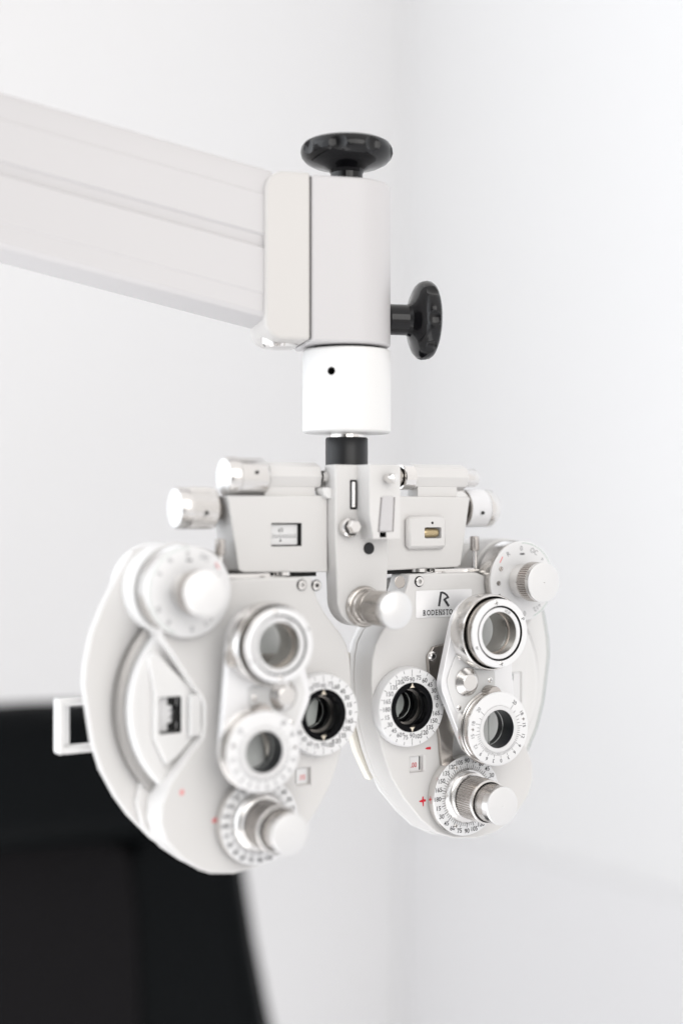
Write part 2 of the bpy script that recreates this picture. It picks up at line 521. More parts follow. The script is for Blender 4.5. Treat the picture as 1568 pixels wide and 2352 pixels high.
mb = MB(); mb.lathe([(9, 26), (13.4, 26), (13.4, 46.0), (12.9, 46.9), (9, 46.9)], (0, 0, 0), 'Z', 'blackmatt', 64, cap0=True, cap1=True); mb.build('post', arm)


def knob(name, R, base, axis, stem_r, stem_l, height, n=8):
    mb = MB()
    k = R / 29.0
    prof = [(stem_r * .9, 0), (stem_r, .6), (stem_r, stem_l - 2), (stem_r + 1.2, stem_l), (stem_r + 4.5 * k, stem_l + 1.7 * k), (R * .74, stem_l + 3.3 * k), (R * .88, stem_l + 5.3 * k), (R * .97, stem_l + 8 * k),
            (R, stem_l + 11.0 * k), (R * .985, stem_l + 14 * k), (R * .93, stem_l + 16.4 * k), (R * .84, stem_l + 17.8 * k), (R * .6, stem_l + 18.3 * k)]
    prof = [p for p in prof]
    mb.lathe(prof, base, axis, 'bakelite', 96, cap0=True, cap1=True)
    o = mb.build(name, None, angle=60)
    fr_ = MB().frame(axis); cs = []
    for i in range(n):
        a = 2 * pi * (i + .08) / n
        d = fr_((R + 8.6 * k) * math.cos(a), (R + 8.6 * k) * math.sin(a), stem_l + 10.8 * k)
        bm = bmesh.new(); bmesh.ops.create_uvsphere(bm, u_segments=40, v_segments=24, radius=.0110 * k)
        bmesh.ops.translate(bm, verts=bm.verts, vec=P(base[0] + d[0], base[1] + d[1], base[2] + d[2]))
        me = bpy.data.meshes.new('c'); bm.to_mesh(me); bm.free(); me.materials.append(M['bakelite'])
        for p_ in me.polygons:
            p_.use_smooth = True
        c = bpy.data.objects.new('c', me); COL.objects.link(c); cs.append(c)
    cut(o, *cs); o.data.set_sharp_from_angle(angle=math.radians(28))
    md = o.modifiers.new('bevel', 'BEVEL'); md.width = .0006; md.segments = 2; md.limit_method = 'ANGLE'; md.angle_limit = math.radians(28); md.harden_normals = True
    o.parent = arm
    return o


knob('clamp_knob', 29.2, (0, 0, 204.5), 'Z', 10.2, 11.0, 30)
knob('clamp_knob', 25.4, (-U[0] * 26.5, -U[1] * 26.5, 122.5), (-U[0], -U[1], 0), 9.8, 14.5, 30)

# ------------------------------------------------------------------ the phoropter
ph = empty('phoropter', (0, 0, ZC), 'silver and grey eye examination instrument with two lens heads hanging from the arm', 'eye instrument')


def phillips(mb, X, Z, F, r=1.5, ang=.4, m_='chrome'):
    mb.lathe([(r, -1), (r, .15), (r * .75, .45), (0.01, .55)], (X, F, Z), 'F', m_, 20)
    for a in (ang, ang + pi / 2):
        mb.sheet([(X + r * .62 * math.cos(a) - .16 * math.sin(a), Z + r * .62 * math.sin(a) + .16 * math.cos(a)),
                  (X - r * .62 * math.cos(a) - .16 * math.sin(a), Z - r * .62 * math.sin(a) + .16 * math.cos(a)),
                  (X - r * .62 * math.cos(a) + .16 * math.sin(a), Z - r * .62 * math.sin(a) - .16 * math.cos(a)),
                  (X + r * .62 * math.cos(a) + .16 * math.sin(a), Z + r * .62 * math.sin(a) - .16 * math.cos(a))], F + .52, 'hole')


INNER = [(35.5, -39.5), (34.5, -44), (31, -54), (26, -62), (20, -69), (14, -76), (10, -83), (8, -92), (7.4, -105), (8, -118), (11, -135), (16, -152), (22, -167), (31, -181), (44, -196), (56, -206), (70, -211)]
NOSE = INNER + [(88, -213), (103, -211), (110, -208), (121, -200), (131, -189), (134.5, -179), (134, -168), (129, -157), (121, -146), (114.5, -138), (108, -131), (107, -124), (107, -112), (109, -107), (113, -102), (133, -73), (137, -60), (128, -50), (100, -44), (88, -39.5)]
BACK = [(30, -44), (22, -66), (12, -85), (10, -118), (18, -150), (33, -181), (46, -196), (58, -207), (72, -214), (87, -217), (99, -213.5), (110.3, -207), (127.5, -194), (142, -178.6), (150.5, -166.6), (159.4, -150), (164.9, -133), (168.3, -112), (170, -100), (169.2, -88), (165.5, -70.5), (158.5, -53.6),
        (150.5, -39), (140, -22.4), (128, -19.5), (95, -21), (82, -26), (70, -38)]

label_done = {}
for side in (1, -1):
    mir = side < 0; CUR[0] = side
    sname = 'right' if side > 0 else 'left'
    # ---- housing
    mb = MB(mir); mb.prism(NOSE, -30, -8, 'body')
    housing = mb.build('lens_housing', None, 2.2, 4)
    cuts = []
    c = MB(mir); c.box(36.4, 46.2, -11.5, -5, -165.4, -155.2, 'body'); cuts.append(c.build('c'))
    c = MB(mir); c.lathe([(16, -36), (16, -2)], (32, 0, -122.6), 'F', 'hole', 48, cap0=True, cap1=True); cuts.append(c.build('c'))
    c = MB(mir); c.box(118.8, 128.6, -22, -7, -128.5, -107.3, 'hole') if False else c.box(110.5, 118.5, -22, -7, -128.5, -107.3, 'hole'); cuts.append(c.build('c'))
    cut(housing, *cuts); housing.parent = ph
    # sloping shoulder towards the back plate (so the nose is not a bare step)
    mb = MB(mir)
    mb.prism(INNER[2:] + [(88, -214.0), (103, -212), (112, -207), (124, -198), (136, -184), (140, -170), (138, -160), (120, -120), (120, -60), (90, -42)], -36, -29.8, 'body')
    mb.build('rear_cover', ph, 1.6, 3)
    mb = MB(mir); mb.prism(BACK, -43, -35.6, 'body' if mir else 'white'); bp_ = mb.build('back_plate', ph, 1.4, 3)
    if not mir:                                        # thin tinted edge line of the outer disc
        mb = MB(mir); arc = [p for p in BACK if p[0] > 141 and -170 < p[1] < -36]
        ins = []
        for x, z in arc:
            d = math.hypot(x - 95, z + 115); ins.append((x - (x - 95) / d * .9, z - (z + 115) / d * .9))
        for i in range(len(arc) - 1):
            mb.sheet([arc[i], arc[i + 1], ins[i + 1], ins[i]], -35.55, 'tint')
        mb.build('disc_edge', ph)
    mb = MB(mir)
    # knurled lens wheel peeping out of its slot
    cxw, czw, rw = 86.0, -114.0, 68.0
    mb.lathe([(rw - 6, -35), (rw, -35), (rw, -27.5), (rw - 1, -27), (rw - 6, -27)], (cxw, 0, czw), 'F', 'wheel', teeth=210, tdepth=.45, trange=(-36, -27.2))
    mb.build('power_wheel', ph)
    # domed cover inside the wheel
    mb = MB(mir)
    mb.lathe([(62.5, -34), (62.5, -21), (61.4, -19.6), (58, -19.2), (52, -21.5), (40, -23.0), (20, -23.5)], (cxw, 0, czw), 'F', 'white', 128)
    mb.build('wheel_cover', ph)
    # viewer block with the power read-out window
    mb = MB(mir)
    mb.prism([(107.5, -106), (112, -102), (134.5, -80), (138.5, -84), (134.5, -104), (134.5, -131), (127, -147), (120, -143), (107.5, -130.5)], -24, -16.5, 'white')
    vb = mb.build('viewer_block', None, 1.6, 4)
    c = MB(mir); c.box(118.2, 131, -22.8 if mir else -17.5, -10, -128.2, -107.8, 'hole' if mir else 'body'); c = c.build('c'); cut(vb, c); vb.parent = ph  # left recess walls coloured near black for shade and depth
    mb = MB(mir); mb.box(107.3, 114.5, -14.9, -11.5, -130.5, -106.2, 'white'); mb.build('window_frame', ph, 1.0, 3)
    mb = MB(mir)
    FR = -22.0 if mir else -17.3
    mb.sheet([(118.4, -127.9), (130.8, -127.9), (130.8, -108.1), (118.4, -108.1)], FR, 'dial')
    mb.sheet([(119, -108.3), (124.5, -108.3), (124.5, -113), (119, -113)], FR + .1, 'inkgrey' if not mir else 'hole'); mb.sheet([(119, -123), (124.5, -123), (124.5, -127.8), (119, -127.8)], FR + .1, 'inkgrey' if not mir else 'hole')
    mb.text('2', (122.0, -118), 5.5, FR + .15, 'inkgrey')
    if mir:
        mb.sheet([(118.5, -123), (121.8, -123), (121.8, -113), (118.5, -113)], FR + .1, 'hole')  # dark sheet standing in for shade deep in the left window
    mb.build('power_readout', ph)

    # inner face shield edge
    mb = MB(mir)
    mb.prism([(9.0, -90), (6.0, -90), (5.4, -118), (8.6, -137), (14.5, -155), (21, -168), (24.5, -174), (27, -172), (17, -150), (11, -130)], -44, -37, 'strip'); mb.build('face_shield', ph, .6, 2)

    # ---- screws at the head's top
    for (X, Z) in ((42.6, -43.6 - .6), (29.5 + 3, -44.6)) if mir else ((42.6, -43.6 - .6),):
        mb = MB(mir); mb.lathe([(2.9, -10), (2.9, -7.0), (2.5, -6.7), (1.35, -6.7), (1.25, -9)], (X, 0, Z), 'F', 'chrome', 32); mb.lathe([(1.3, -8.6), (.01, -8.6)], (X, 0, Z), 'F', 'hole', 6)
        mb.lathe([(2.9, -7.9), (3.5, -7.9)], (X, 0, Z), 'F', 'hole', 32)
        mb.build('socket_screw', ph)
    # ---- power dial (sphere) : housing drum, knurled rim, face
    C = (119.8, -45.5)
    mb = MB(mir); mb.lathe([(20, -56), (26.4, -55.5), (27.6, -54), (27.6, -20), (26.8, -19), (20, -18.6)], (C[0], 0, C[1]), 'F', 'white' if mir else 'body', 96); mb.build('dial_drum', ph)
    mb = MB(mir)
    mb.lathe([(22, -18.8), (22, -16.5)], (C[0], 0, C[1]), 'F', 'hole', 64)
    mb.lathe([(20, -16.4), (25.4, -16.4), (26.4, -15.6), (26.4, -3.0)], (C[0], 0, C[1]), 'F', 'alusmooth', teeth=130, tdepth=.6, trange=(-15.7, -2.9))
    mb.lathe([(26.1, -3.2), (26.5, -2.6), (26.3, -1.2), (25.9, -.8, 'dial'), (25.0, -.7, 'dial'), (11, -.9, 'dial')], (C[0], 0, C[1]), 'F', 'alusmooth', 128)
    r_t = 21.6
    for s_, a in (('R', 123), ('0', 93), ('OC', 64), ('+', 41), ('N', 207), ('0', -86), ('12', -60), ('+', -50), ('6', 150) if mir else ('', 0), ('R', 232) if mir else ('', 0)):
        if s_:
            a = math.radians(a)
            mb.text(s_, ((C[0] * side + r_t * math.cos(a)) * side, C[1] + r_t * math.sin(a)), 3.2, -.78, 'ink' if s_ == 'N' else 'inkgrey', a - pi / 2)
    xx = (C[0] * side - .3) * side
    mb.sheet([(xx - 1.9, C[1] + 17.3), (xx + 1.9, C[1] + 17.3), (xx + 1.9, C[1] + 18.4), (xx - 1.9, C[1] + 18.4)], -.85, 'ink')
    for k in range(26):                                  # thin green scale line near the edge
        a0, a1 = math.radians(-70 + k * 6.2), math.radians(-70 + (k + 1) * 6.2)
        mb.sheet([(C[0] + r * math.cos(a), C[1] + r * math.sin(a)) for r, a in ((24.9, a0), (25.15, a0), (25.15, a1), (24.9, a1))], -.74, 'green')
    for a in (155, 183):
        a = math.radians(a); X, Z = C[0] + 19.8 * math.cos(a) * 1, C[1] + 19.8 * math.sin(a)
        mb.lathe([(1.6, -.8), (1.6, -.6), (1.45, -.6)], (X, 0, Z), 'F', 'inkgrey', 24)
        mb.lathe([(1.45, -.62), (.01, -.6)], (X, 0, Z), 'F', 'alusmooth', 24)
        mb.tick((X, Z), 1.0, -1.3, 1.3, .3, -.6, 'ink')
    a = math.radians(150)
    mb.tick((C[0] - 17.5, C[1] + 14.5), 1.05, -2.4, 2.0, .8, -.72, 'pink')
    dial = mb.build('power_dial', ph)
    mb = MB(mir)
    mb.lathe([(11.6, -1.0), (11.6, 7.5), (12.1, 8.2)], (C[0], 0, C[1]), 'F', 'alusmooth', 96)
    mb.lathe([(12.1, 8.2), (12.9, 8.6), (12.9, 17.2), (12.6, 17.4)], (C[0], 0, C[1]), 'F', 'alu', teeth=48, tdepth=.9, trange=(8.5, 17.3))
    mb.lathe([(12.6, 17.4), (12.9, 17.8), (12.9, 21.0), (12.5, 21.5, 'alucap'), (11, 21.7, 'alucap'), (.3, 21.9, 'alucap')], (C[0], 0, C[1]), 'F', 'alusmooth', 96)
    mb.build('power_knob', ph)

    # ---- aperture dial
    C = (32.0, -122.6)
    mb = MB(mir)
    mb.lathe([(14, -7.9), (24.9, -7.9), (25.3, -7.2), (25.2, -3.6), (24.6, -1.0), (24.2, -.1), (23.7, 0, 'dial'), (15.6, 0, 'dial')], (C[0], 0, C[1]), 'F', 'acrylic' if False else 'dial', 128)
    for k in range(24):
        a = pi / 2 + k * pi / 12
        long_ = k % 12 == 0
        mb.tick((C[0], C[1]), a, 19.4 if long_ else 22.0, 23.9, .28, .02, 'ink')
    seq = ['90', '75', '60', '45', '30', '15', '0', '165', '150', '135', '120', '105', '90', '75', '60', '45', '30', '15', '180', '165', '150', '135', '120', '105']
    for k, t_ in enumerate(seq):
        a = pi / 2 - k * pi / 12
        r = 17.6 if t_ == '90' else 19.0 if k not in (6, 18) else 18.8
        mb.text(t_, ((C[0] * side + r * math.cos(a)) * side, C[1] + r * math.sin(a)), 2.9, 0.02, 'ink' if 2 <= k <= 11 else 'inkgrey', 0, .98, .014)  # left-hand digits greyed, haze of the lit side put into the ink
    for a in (112, 248):
        a = math.radians(a); mb.tick((C[0] + 17.2 * math.cos(a), C[1] + 17.2 * math.sin(a)), .4, -.8, .8, .35, .04, 'ink'); mb.tick((C[0] + 17.2 * math.cos(a), C[1] + 17.2 * math.sin(a)), 1.97, -.8, .8, .35, .04, 'ink')
    mb.build('aperture_dial', ph)
    mb = MB(mir)
    mb.lathe([(15.6, -.1), (15.5, .35), (12.2, .35), (12.0, .1), (11.9, -5), (11.2, -5.2), (11.2, -9), (10.6, -9.2), (10.4, -15), (9.4, -15.2), (9.2, -21), (8.4, -21.2), (8.2, -30)], (C[0], 0, C[1]), 'F', 'black', 96)
    mb.lathe([(11.6, -9.1), (11.6, -8.8), (10.2, -8.8)], (C[0], 0, C[1]), 'F', 'steel', 96)
    mb.lathe([(8.4, -30), (.01, -30)], (C[0], 0, C[1]), 'F', 'hole', 48)
    for sg in (1, -1):
        X, Z = C[0], C[1] + sg * 13.9
        mb.sheet([(X - 1.7, Z - sg * 1.5), (X + 1.7, Z - sg * 1.5), (X + .5, Z), (X + .12, Z + sg * 1.6), (X - .12, Z + sg * 1.6), (X - .5, Z)], .36, 'arrow')
    tube = mb.build('lens_tube', ph)
    mb = MB(mir)                                        # front lens of the tube
    mb.lathe([(9.3, -17.2), (9.3, -16.4), (7, -15.9), (3.5, -15.3), (.02, -15.1)], (C[0], 0, C[1]), 'F', 'glass', 64); mb.lathe([(.02, -17.6), (3.5, -17.5), (7, -17.3), (9.3, -17.2)], (C[0], 0, C[1]), 'F', 'glass', 64)
    mb.build('lens', ph)

    # ---- steel retention plate behind the arm
    mb = MB(mir)
    mb.prism(smooth_outline([(47.2, -87), (66, -83.5), (86, -86), (86, -119), (74, -124), (68, -140), (66, -168), (60, -168), (57.8, -158), (56.5, -142), (49, -108)], 1), -8.5, -5.2, 'steel'); sp = mb.build('steel_plate', ph, .4, 2)
    mb = MB(mir); mb.lathe([(3.2, -5.4), (3.1, -4.4), (2.2, -3.4), (1.4, -3.2), (1.3, -4)], (50.6, 0, -91.8), 'F', 'chrome', 32); mb.lathe([(1.35, -3.9), (.01, -3.9)], (50.6, 0, -91.8), 'F', 'hole', 6); mb.build('plate_screw', ph)

    # ---- cylinder read-out in the small window
    mb = MB(mir); mb.sheet([(36.6, -165.2), (44.6, -165.2), (44.6, -155.4), (36.6, -155.4)], -11.3, 'dial'); mb.sheet([(44.6, -165.2), (46.1, -165.2), (46.1, -155.4), (44.6, -155.4)], -11.3, 'hole')
    mb.text('.00', (40.6, -161.2), 3.3, -11.1, 'red' if not mir else 'pink', 0, .85); mb.build('cylinder_readout', ph)
    # ---- red marker strokes
    if not mir:
        marks = [([(47.2, -151), (48.5, -150.2), (51.5, -150.0), (51.6, -151.8), (48.8, -151.6)], 'red'),
                 ([(42.6, -183.8), (44.9, -183.2), (45.0, -181.4), (46.0, -181.2), (46.0, -183.0), (47.6, -183.3), (47.8, -184.6), (46.2, -184.7), (46.1, -187.4), (45.5, -187.6), (45.1, -185.0), (42.8, -184.5)], 'red')]
    else:
        marks = [([(99.3, -177.5), (102.6, -179.8), (101.5, -181.8), (98.6, -180.5)], 'pink'), ([(120.6, -159.5), (123.0, -161.0), (122.0, -163.5), (120.0, -162.5)], 'pink')]
    for pts, cm in marks:
        mb = MB(mir); mb.sheet(pts, -7.95, cm); mb.build('red_mark', ph)

    # ---- cylinder axis dial with its double knob
    C = (74.7, -182.5)
    mb = MB(mir)
    mb.lathe([(25.6, -8.4), (25.8, -1.6), (25.5, -.9), (25.2, -.75, 'dial'), (10, -.75, 'dial')], (C[0], 0, C[1]), 'F', 'alusmooth', 128)
    for k in range(72):
        a = pi / 2 + k * pi / 36
        l3 = k % 3 == 0
        mb.tick(C, a, 17.9, 20.4 if l3 else 19.4, .26 if not l3 else .38, -.74, 'ink')
    seq = ['90', '75', '60', '45', '30', '15', '0', '165', '150', '135', '120', '105', '90', '75', '60', '45', '30', '15', '180', '165', '150', '135', '120', '105']
    for k, t_ in enumerate(seq):
        a = pi / 2 - k * pi / 12
        mb.text(t_, ((C[0] * side + 22.7 * math.cos(a)) * side, C[1] + 22.6 * math.sin(a)), 2.9, -.74, 'ink', 0, .98, .014)
    for a in (114, 245):
        a = math.radians(a); X, Z = C[0] + 20.5 * math.cos(a), C[1] + 20.5 * math.sin(a)
        phillips(mb, X, Z, -.9, 1.4, .3, 'alusmooth')
    mb.build('axis_dial', ph)
    mb = MB(mir)
    mb.lathe([(17.8, -.8), (17.6, .6), (16.0, 3.0), (15.2, 3.6), (14.4, 3.8)], (C[0], 0, C[1]), 'F', 'alusmooth', 96)
    mb.lathe([(14.4, 3.8), (13.9, 4.4), (13.9, 5.5)], (C[0], 0, C[1]), 'F', 'alusmooth', 96)
    mb.lathe([(13.9, 5.5), (13.9, 21.5)], (C[0], 0, C[1]), 'F', 'alu', teeth=54, tdepth=.65)
    mb.lathe([(13.9, 21.5), (13.9, 22.6), (13.4, 23.2), (12.8, 23.3), (12.6, 22.5, 'hole'), (11.2, 22.4, 'hole')], (C[0], 0, C[1]), 'F', 'alusmooth', 96)
    for sg in (1, -1):
        X, Z = C[0] - .5, C[1] + sg * 16.6
        mb.sheet([(X - 1.6, Z - sg * 1.4), (X + 1.6, Z - sg * 1.4), (X, Z + sg * 1.5)], .5 if sg < 0 else 1.2, 'hole')
    mb.build('cylinder_knob', ph)
    mb = MB(mir)
    mb.lathe([(11.4, 22.3), (12.0, 23.0), (12.0, 25.0)], (C[0], 0, C[1]), 'F', 'alu', 96)
    mb.lathe([(12.0, 25.0), (12.0, 31.5)], (C[0], 0, C[1]), 'F', 'alu', teeth=60, tdepth=.25)
    mb.lathe([(12.0, 31.5), (11.9, 36.4), (11.5, 36.9, 'alucap'), (10.4, 37.1, 'alucap'), (.5, 37.2, 'alucap'), (.2, 37.0, 'alucap')], (C[0], 0, C[1]), 'F', 'alusmooth', 96)
    mb.build('axis_knob', ph)

    # ---- swing arm carrying the cross cylinder and the rotary prism
    CC, PR = (77.8, -75.9), (83.4, -137.3)
    mb = MB(mir); outl = hull([(CC[0], CC[1], 22.5), (PR[0], PR[1], 22), (62.5, -107.5, 15.5), (92, -108, 8)])
    mb.prism(outl, 5.0, 10.5, 'alusmooth'); armp = mb.build('swing_arm', None, .7, 3)
    c1 = MB(mir); c1.lathe([(13.4, -2), (13.4, 20)], (CC[0], 0, CC[1]), 'F', 'alusmooth', 64, cap0=True, cap1=True); c1 = c1.build('c')
    c2 = MB(mir); c2.lathe([(12.1, -2), (12.1, 20)], (PR[0], 0, PR[1]), 'F', 'alusmooth', 64, cap0=True, cap1=True); c2 = c2.build('c')
    cut(armp, c1, c2); armp.parent = ph
    armp.data.materials.clear(); armp.data.materials.append(M['plate']); armp.data.materials.append(M['alusmooth'])
    mb = MB(mir)
    mb.prism(smooth_outline([(58.5, -88.5), (62.5, -88.5), (69, -98), (73.5, -100.3), (86.8, -101.0), (88.2, -103), (88.2, -111), (87, -113), (76, -114.5), (68, -119), (62.5, -126.8), (58.5, -126.8), (55.5, -121), (51, -108.6), (51, -104), (54.5, -96)], 1), 10.4, 11.5, 'white')
    mb.build('cover_plate', ph, .35, 2)
    for (X, Z) in ((60.6, -91.8), (84.2, -107.4), (60.0, -123.6)):
        mb = MB(mir); phillips(mb, X, Z, 11.4, 1.75, .3 + X); mb.build('cover_screw', ph)
    mb = MB(mir); mb.lathe([(8.9, 11.3), (8.9, 12.3), (8.4, 12.7), (5.7, 15.6), (5.3, 15.9), (4.6, 16.0), (.02, 16.1)], (65.6, 0, -107.4), 'F', 'alusmooth', 64); mb.build('pivot_button', ph)

    # cross cylinder lens unit
    mb = MB(mir)
    mb.lathe([(23.6, 10.0), (24.0, 10.6), (24.0, 22.6), (23.5, 23.4), (22.9, 23.4), (22.6, 22.5), (22.6, 12.0, 'hole'), (14.4, 12.0, 'hole')], (CC[0], 0, CC[1]), 'F', 'steel' if False else 'alusmooth', 128)
    mb.build('lens_holder', ph)
    mb = MB(mir)
    mb.lathe([(18.5, 14, 'steel'), (21.2, 15, 'steel'), (21.6, 25.0, 'steel'), (21.6, 29.4, 'steel'), (21.2, 30.3, 'dial'), (20.6, 30.6, 'dial'), (17.6, 30.6, 'dial'), (17.3, 30.3, 'dial'), (17.3, 22, 'hole'), (16.3, 21.9, 'hole')], (CC[0], 0, CC[1]), 'F', 'dial', 128)
    phillips(mb, CC[0] - 3.2 * side, CC[1] + 19.1, 30.4, 1.7, .5); phillips(mb, CC[0] + 0.8 * side, CC[1] - 19.1, 30.4, 1.7, .5)
    for a, ro in ((25, -65), (205, -65 + 180 - 50)):
        a = math.radians(a); mb.text('P', ((CC[0] * side + 19.5 * math.cos(a)) * side, CC[1] + 19.5 * math.sin(a)), 2.6, 30.58, 'ink', math.radians(ro))
    mb.build('flip_ring', ph)
    mb = MB(mir)
    mb.lathe([(16.3, 16, 'steel'), (16.3, 29.3, 'white'), (16.0, 29.8, 'dial'), (13.7, 29.8, 'dial'), (13.3, 29.2, 'white'), (13.2, 8.0, 'alu'), (13.3, 4.9, 'alu')], (CC[0], 0, CC[1]), 'F', 'dial', 96)
    mb.text('±0.25', ((CC[0] * side + 14.9 * math.cos(1.15)) * side, CC[1] + 14.6 * math.sin(1.15)), 1.7, 29.78, 'ink', -.48, .9)
    mb.lathe([(13.25, 21.8), (12.6, 22), (12.6, 20.6)], (CC[0], 0, CC[1]), 'F', 'steel', 96)
    mb.build('lens_mount', ph)
    mb = MB(mir)
    mb.lathe([(13.1, 19.0), (13.1, 20.4), (9, 20.9), (4, 21.2), (.02, 21.3)], (CC[0], 0, CC[1]), 'F', 'glass', 64); mb.lathe([(.02, 18.8), (13.1, 19.0)], (CC[0], 0, CC[1]), 'F', 'glass', 64)
    mb.build('cross_cylinder_lens', ph)
    mb = MB(mir)                                           # flip knob at the rim
    mb.lathe([(4.6, 0), (5.0, .4), (5.0, 3.2), (4.5, 3.6)], (CC[0] + 21.5 * math.cos(-.2) , 14, CC[1] + 21.5 * math.sin(-.2) - 3), 'X', 'alu', teeth=32, tdepth=.4, cap0=True, cap1=True)
    mb.build('flip_knob', ph)

    # rotary prism
    mb = MB(mir)
    mb.lathe([(23.4, 10.0), (23.8, 10.5), (23.8, 13.0), (23.2, 13.5), (22.3, 13.6), (21.6, 14.2), (21.2, 15.6), (20.5, 16)], (PR[0], 0, PR[1]), 'F', 'alusmooth', 128)
    mb.build('prism_base', ph)
    mb = MB(mir)
    mb.lathe([(22.2, 15.2), (22.4, 15.5), (22.4, 18.9), (22.2, 19)], (PR[0], 0, PR[1]), 'F', 'alu', teeth=120, tdepth=.25, trange=(15.4, 18.9))
    mb.lathe([(22.2, 19), (23.4, 19.5), (23.5, 20.8), (23.1, 21.2, 'dial'), (22.5, 21.3, 'dial'), (14.8, 21.3, 'dial')], (PR[0], 0, PR[1]), 'F', 'alusmooth', 128)
    angs = {0: 0, 3: 17, 6: 33, 9: 49, 12: 67, 15: 87, 18: 110, 20: 136}
    ks = sorted(angs)
    base = -84.5
    for sg in (1, -1):
        for t_ in ks:
            if t_ == 0 and sg < 0:
                continue
            a = math.radians(base + sg * angs[t_])
            mb.text(str(t_), ((PR[0] * side + 20.3 * math.cos(a)) * side, PR[1] + 20.3 * math.sin(a)), 2.5, 21.28, 'inkgrey' if sg < 0 and t_ > 9 else 'ink', a - pi / 2, .95, .01)  # upper left numerals greyed for the haze on the lit side
        for i in range(len(ks) - 1):
            n = 5 if ks[i + 1] <= 9 else 4 if ks[i + 1] <= 15 else 3 if ks[i + 1] == 18 else 2
            for j in range(n):
                a = math.radians(base + sg * (angs[ks[i]] + (angs[ks[i + 1]] - angs[ks[i]]) * j / n))
                mb.tick(PR, a if not mir else pi - a, 15.0, 18.4 if j == 0 else 17.0, .24, 21.28, 'ink')
        a = math.radians(base + sg * 136); mb.tick(PR, a if not mir else pi - a, 15.0, 18.6, .24, 21.28, 'ink')
    for a in (14, 177):
        a = math.radians(a); phillips(mb, PR[0] + 20.2 * math.cos(a), PR[1] + 20.2 * math.sin(a), 21.1, 1.25, .3, 'alusmooth')
    mb.build('prism_dial', ph)
    mb = MB(mir)
    mb.lathe([(14.8, 21.2), (14.6, 21.7), (12.2, 21.7), (11.9, 21.3), (11.8, 20.5, 'tube'), (11.9, 12.0, 'tube'), (11.9, 4.9, 'tube')], (PR[0], 0, PR[1]), 'F', 'alucap', 96)
    mb.build('prism_ring', ph)
    mb = MB(mir)
    mb.lathe([(11.8, 9.5), (11.8, 10.5), (.02, 10.55)], (PR[0], 0, PR[1]), 'F', 'glass', 64); mb.lathe([(.02, 9.45), (11.8, 9.5)], (PR[0], 0, PR[1]), 'F', 'glass', 64)
    mb.box(PR[0] + 1.5, PR[0] + 2.0, 8.4, 9.3, PR[1] - 11.4, PR[1] + 11.4, 'white') if not mir else None
    mb.build('prism_lens', ph)
    mb = MB(mir)
    mb.lathe([(4.6, 10.2), (5.4, 10.8), (5.4, 19.0), (5.0, 19.6)], (82.0, 0, -115.8), 'F', 'alu', teeth=26, tdepth=.6, trange=(10.7, 19.1), cap0=True, cap1=True)
    mb.build('prism_adjuster', ph)

    # ---- upper carriage box with its swivel and locking lever
    mb = MB(mir)
    mb.prism([(19.8, 10.2), (88.5, 9.8), (87.6, 5), (81.0, -34.8), (78, -36.2), (19.8, -37.2)], -40, -16, 'body')
    cb = mb.build('carriage', None, 1.0, 3)
    if mir:
        c = MB(mir); c.box(38.2, 58.6, -19.5, -12, -20.4, -7.2, 'hole'); c = c.build('c'); cut(cb, c)
    cb.parent = ph
    mb = MB(mir); mb.box(26, 78, -38, -19.5, -39.6, -36.0, 'hole'); mb.build('gap_shade', ph)  # dark block standing in for the shade between box and head
    mb = MB(mir); mb.lathe([(9, -40.2), (9, -38.6), (4, -38.5), (4, -36.0)], (62, -22, 0), 'Z', 'chrome', 48); mb.lathe([(6.5, -38.6), (6.5, -36.4)], (50, -21, 0), 'Z', 'chrome', 40)
    mb.build('swivel', ph)
    mb = MB(mir)
    mb.lathe([(1.7, -37.0), (1.7, -25.2)], (92.6, -17, 0), 'Z', 'chrome', 24)
    mb.lathe([(1.1, -26), (2.9, -25.2), (3.1, -24.6), (3.1, -16.6), (2.7, -16), (.05, -15.8)], (92.6, -17, 0), 'Z', 'alu', 12)
    mb.lathe([(1.3, 60), (1.3, 94.0), (.1, 94.6)], (0, -17, -38.0), 'X', 'chrome', 24)
    mb.prism([(50, -39.2), (92.5, -37.4), (94.4, -37.8), (94.4, -39.0), (60, -40.2)], -19.5, -14.8, 'chrome')
    mb.build('locking_lever', ph)
    # lower thumb knob on the box's end
    mb = MB(mir)
    mb.lathe([(7, 86), (7, 91.0), (11.6, 91.2), (12.4, 91.8), (12.4, 92.5)], (0, -31, 2.4), 'X', 'steel', 64)
    mb.lathe([(12.6, 92.5), (12.6, 108.5)], (0, -31, 2.4), 'X', 'alusmooth' if mir else 'plate', teeth=72, tdepth=.28)
    mb.lathe([(12.6, 108.5), (12.7, 109.2), (12.5, 114), (11.4, 115.9), (9.5, 116.4, 'alucap'), (.1, 116.8, 'alucap')], (0, -31, 2.4), 'X', 'alusmooth', 64)
    mb.lathe([(1.1, 12.2), (1.1, 13.1)], (100.5, -31, 2.4 - 3.0), (0, 1, 0.001), 'hole', 16, cap1=True)
    mb.build('centring_knob', ph)

CUR[0] = 0
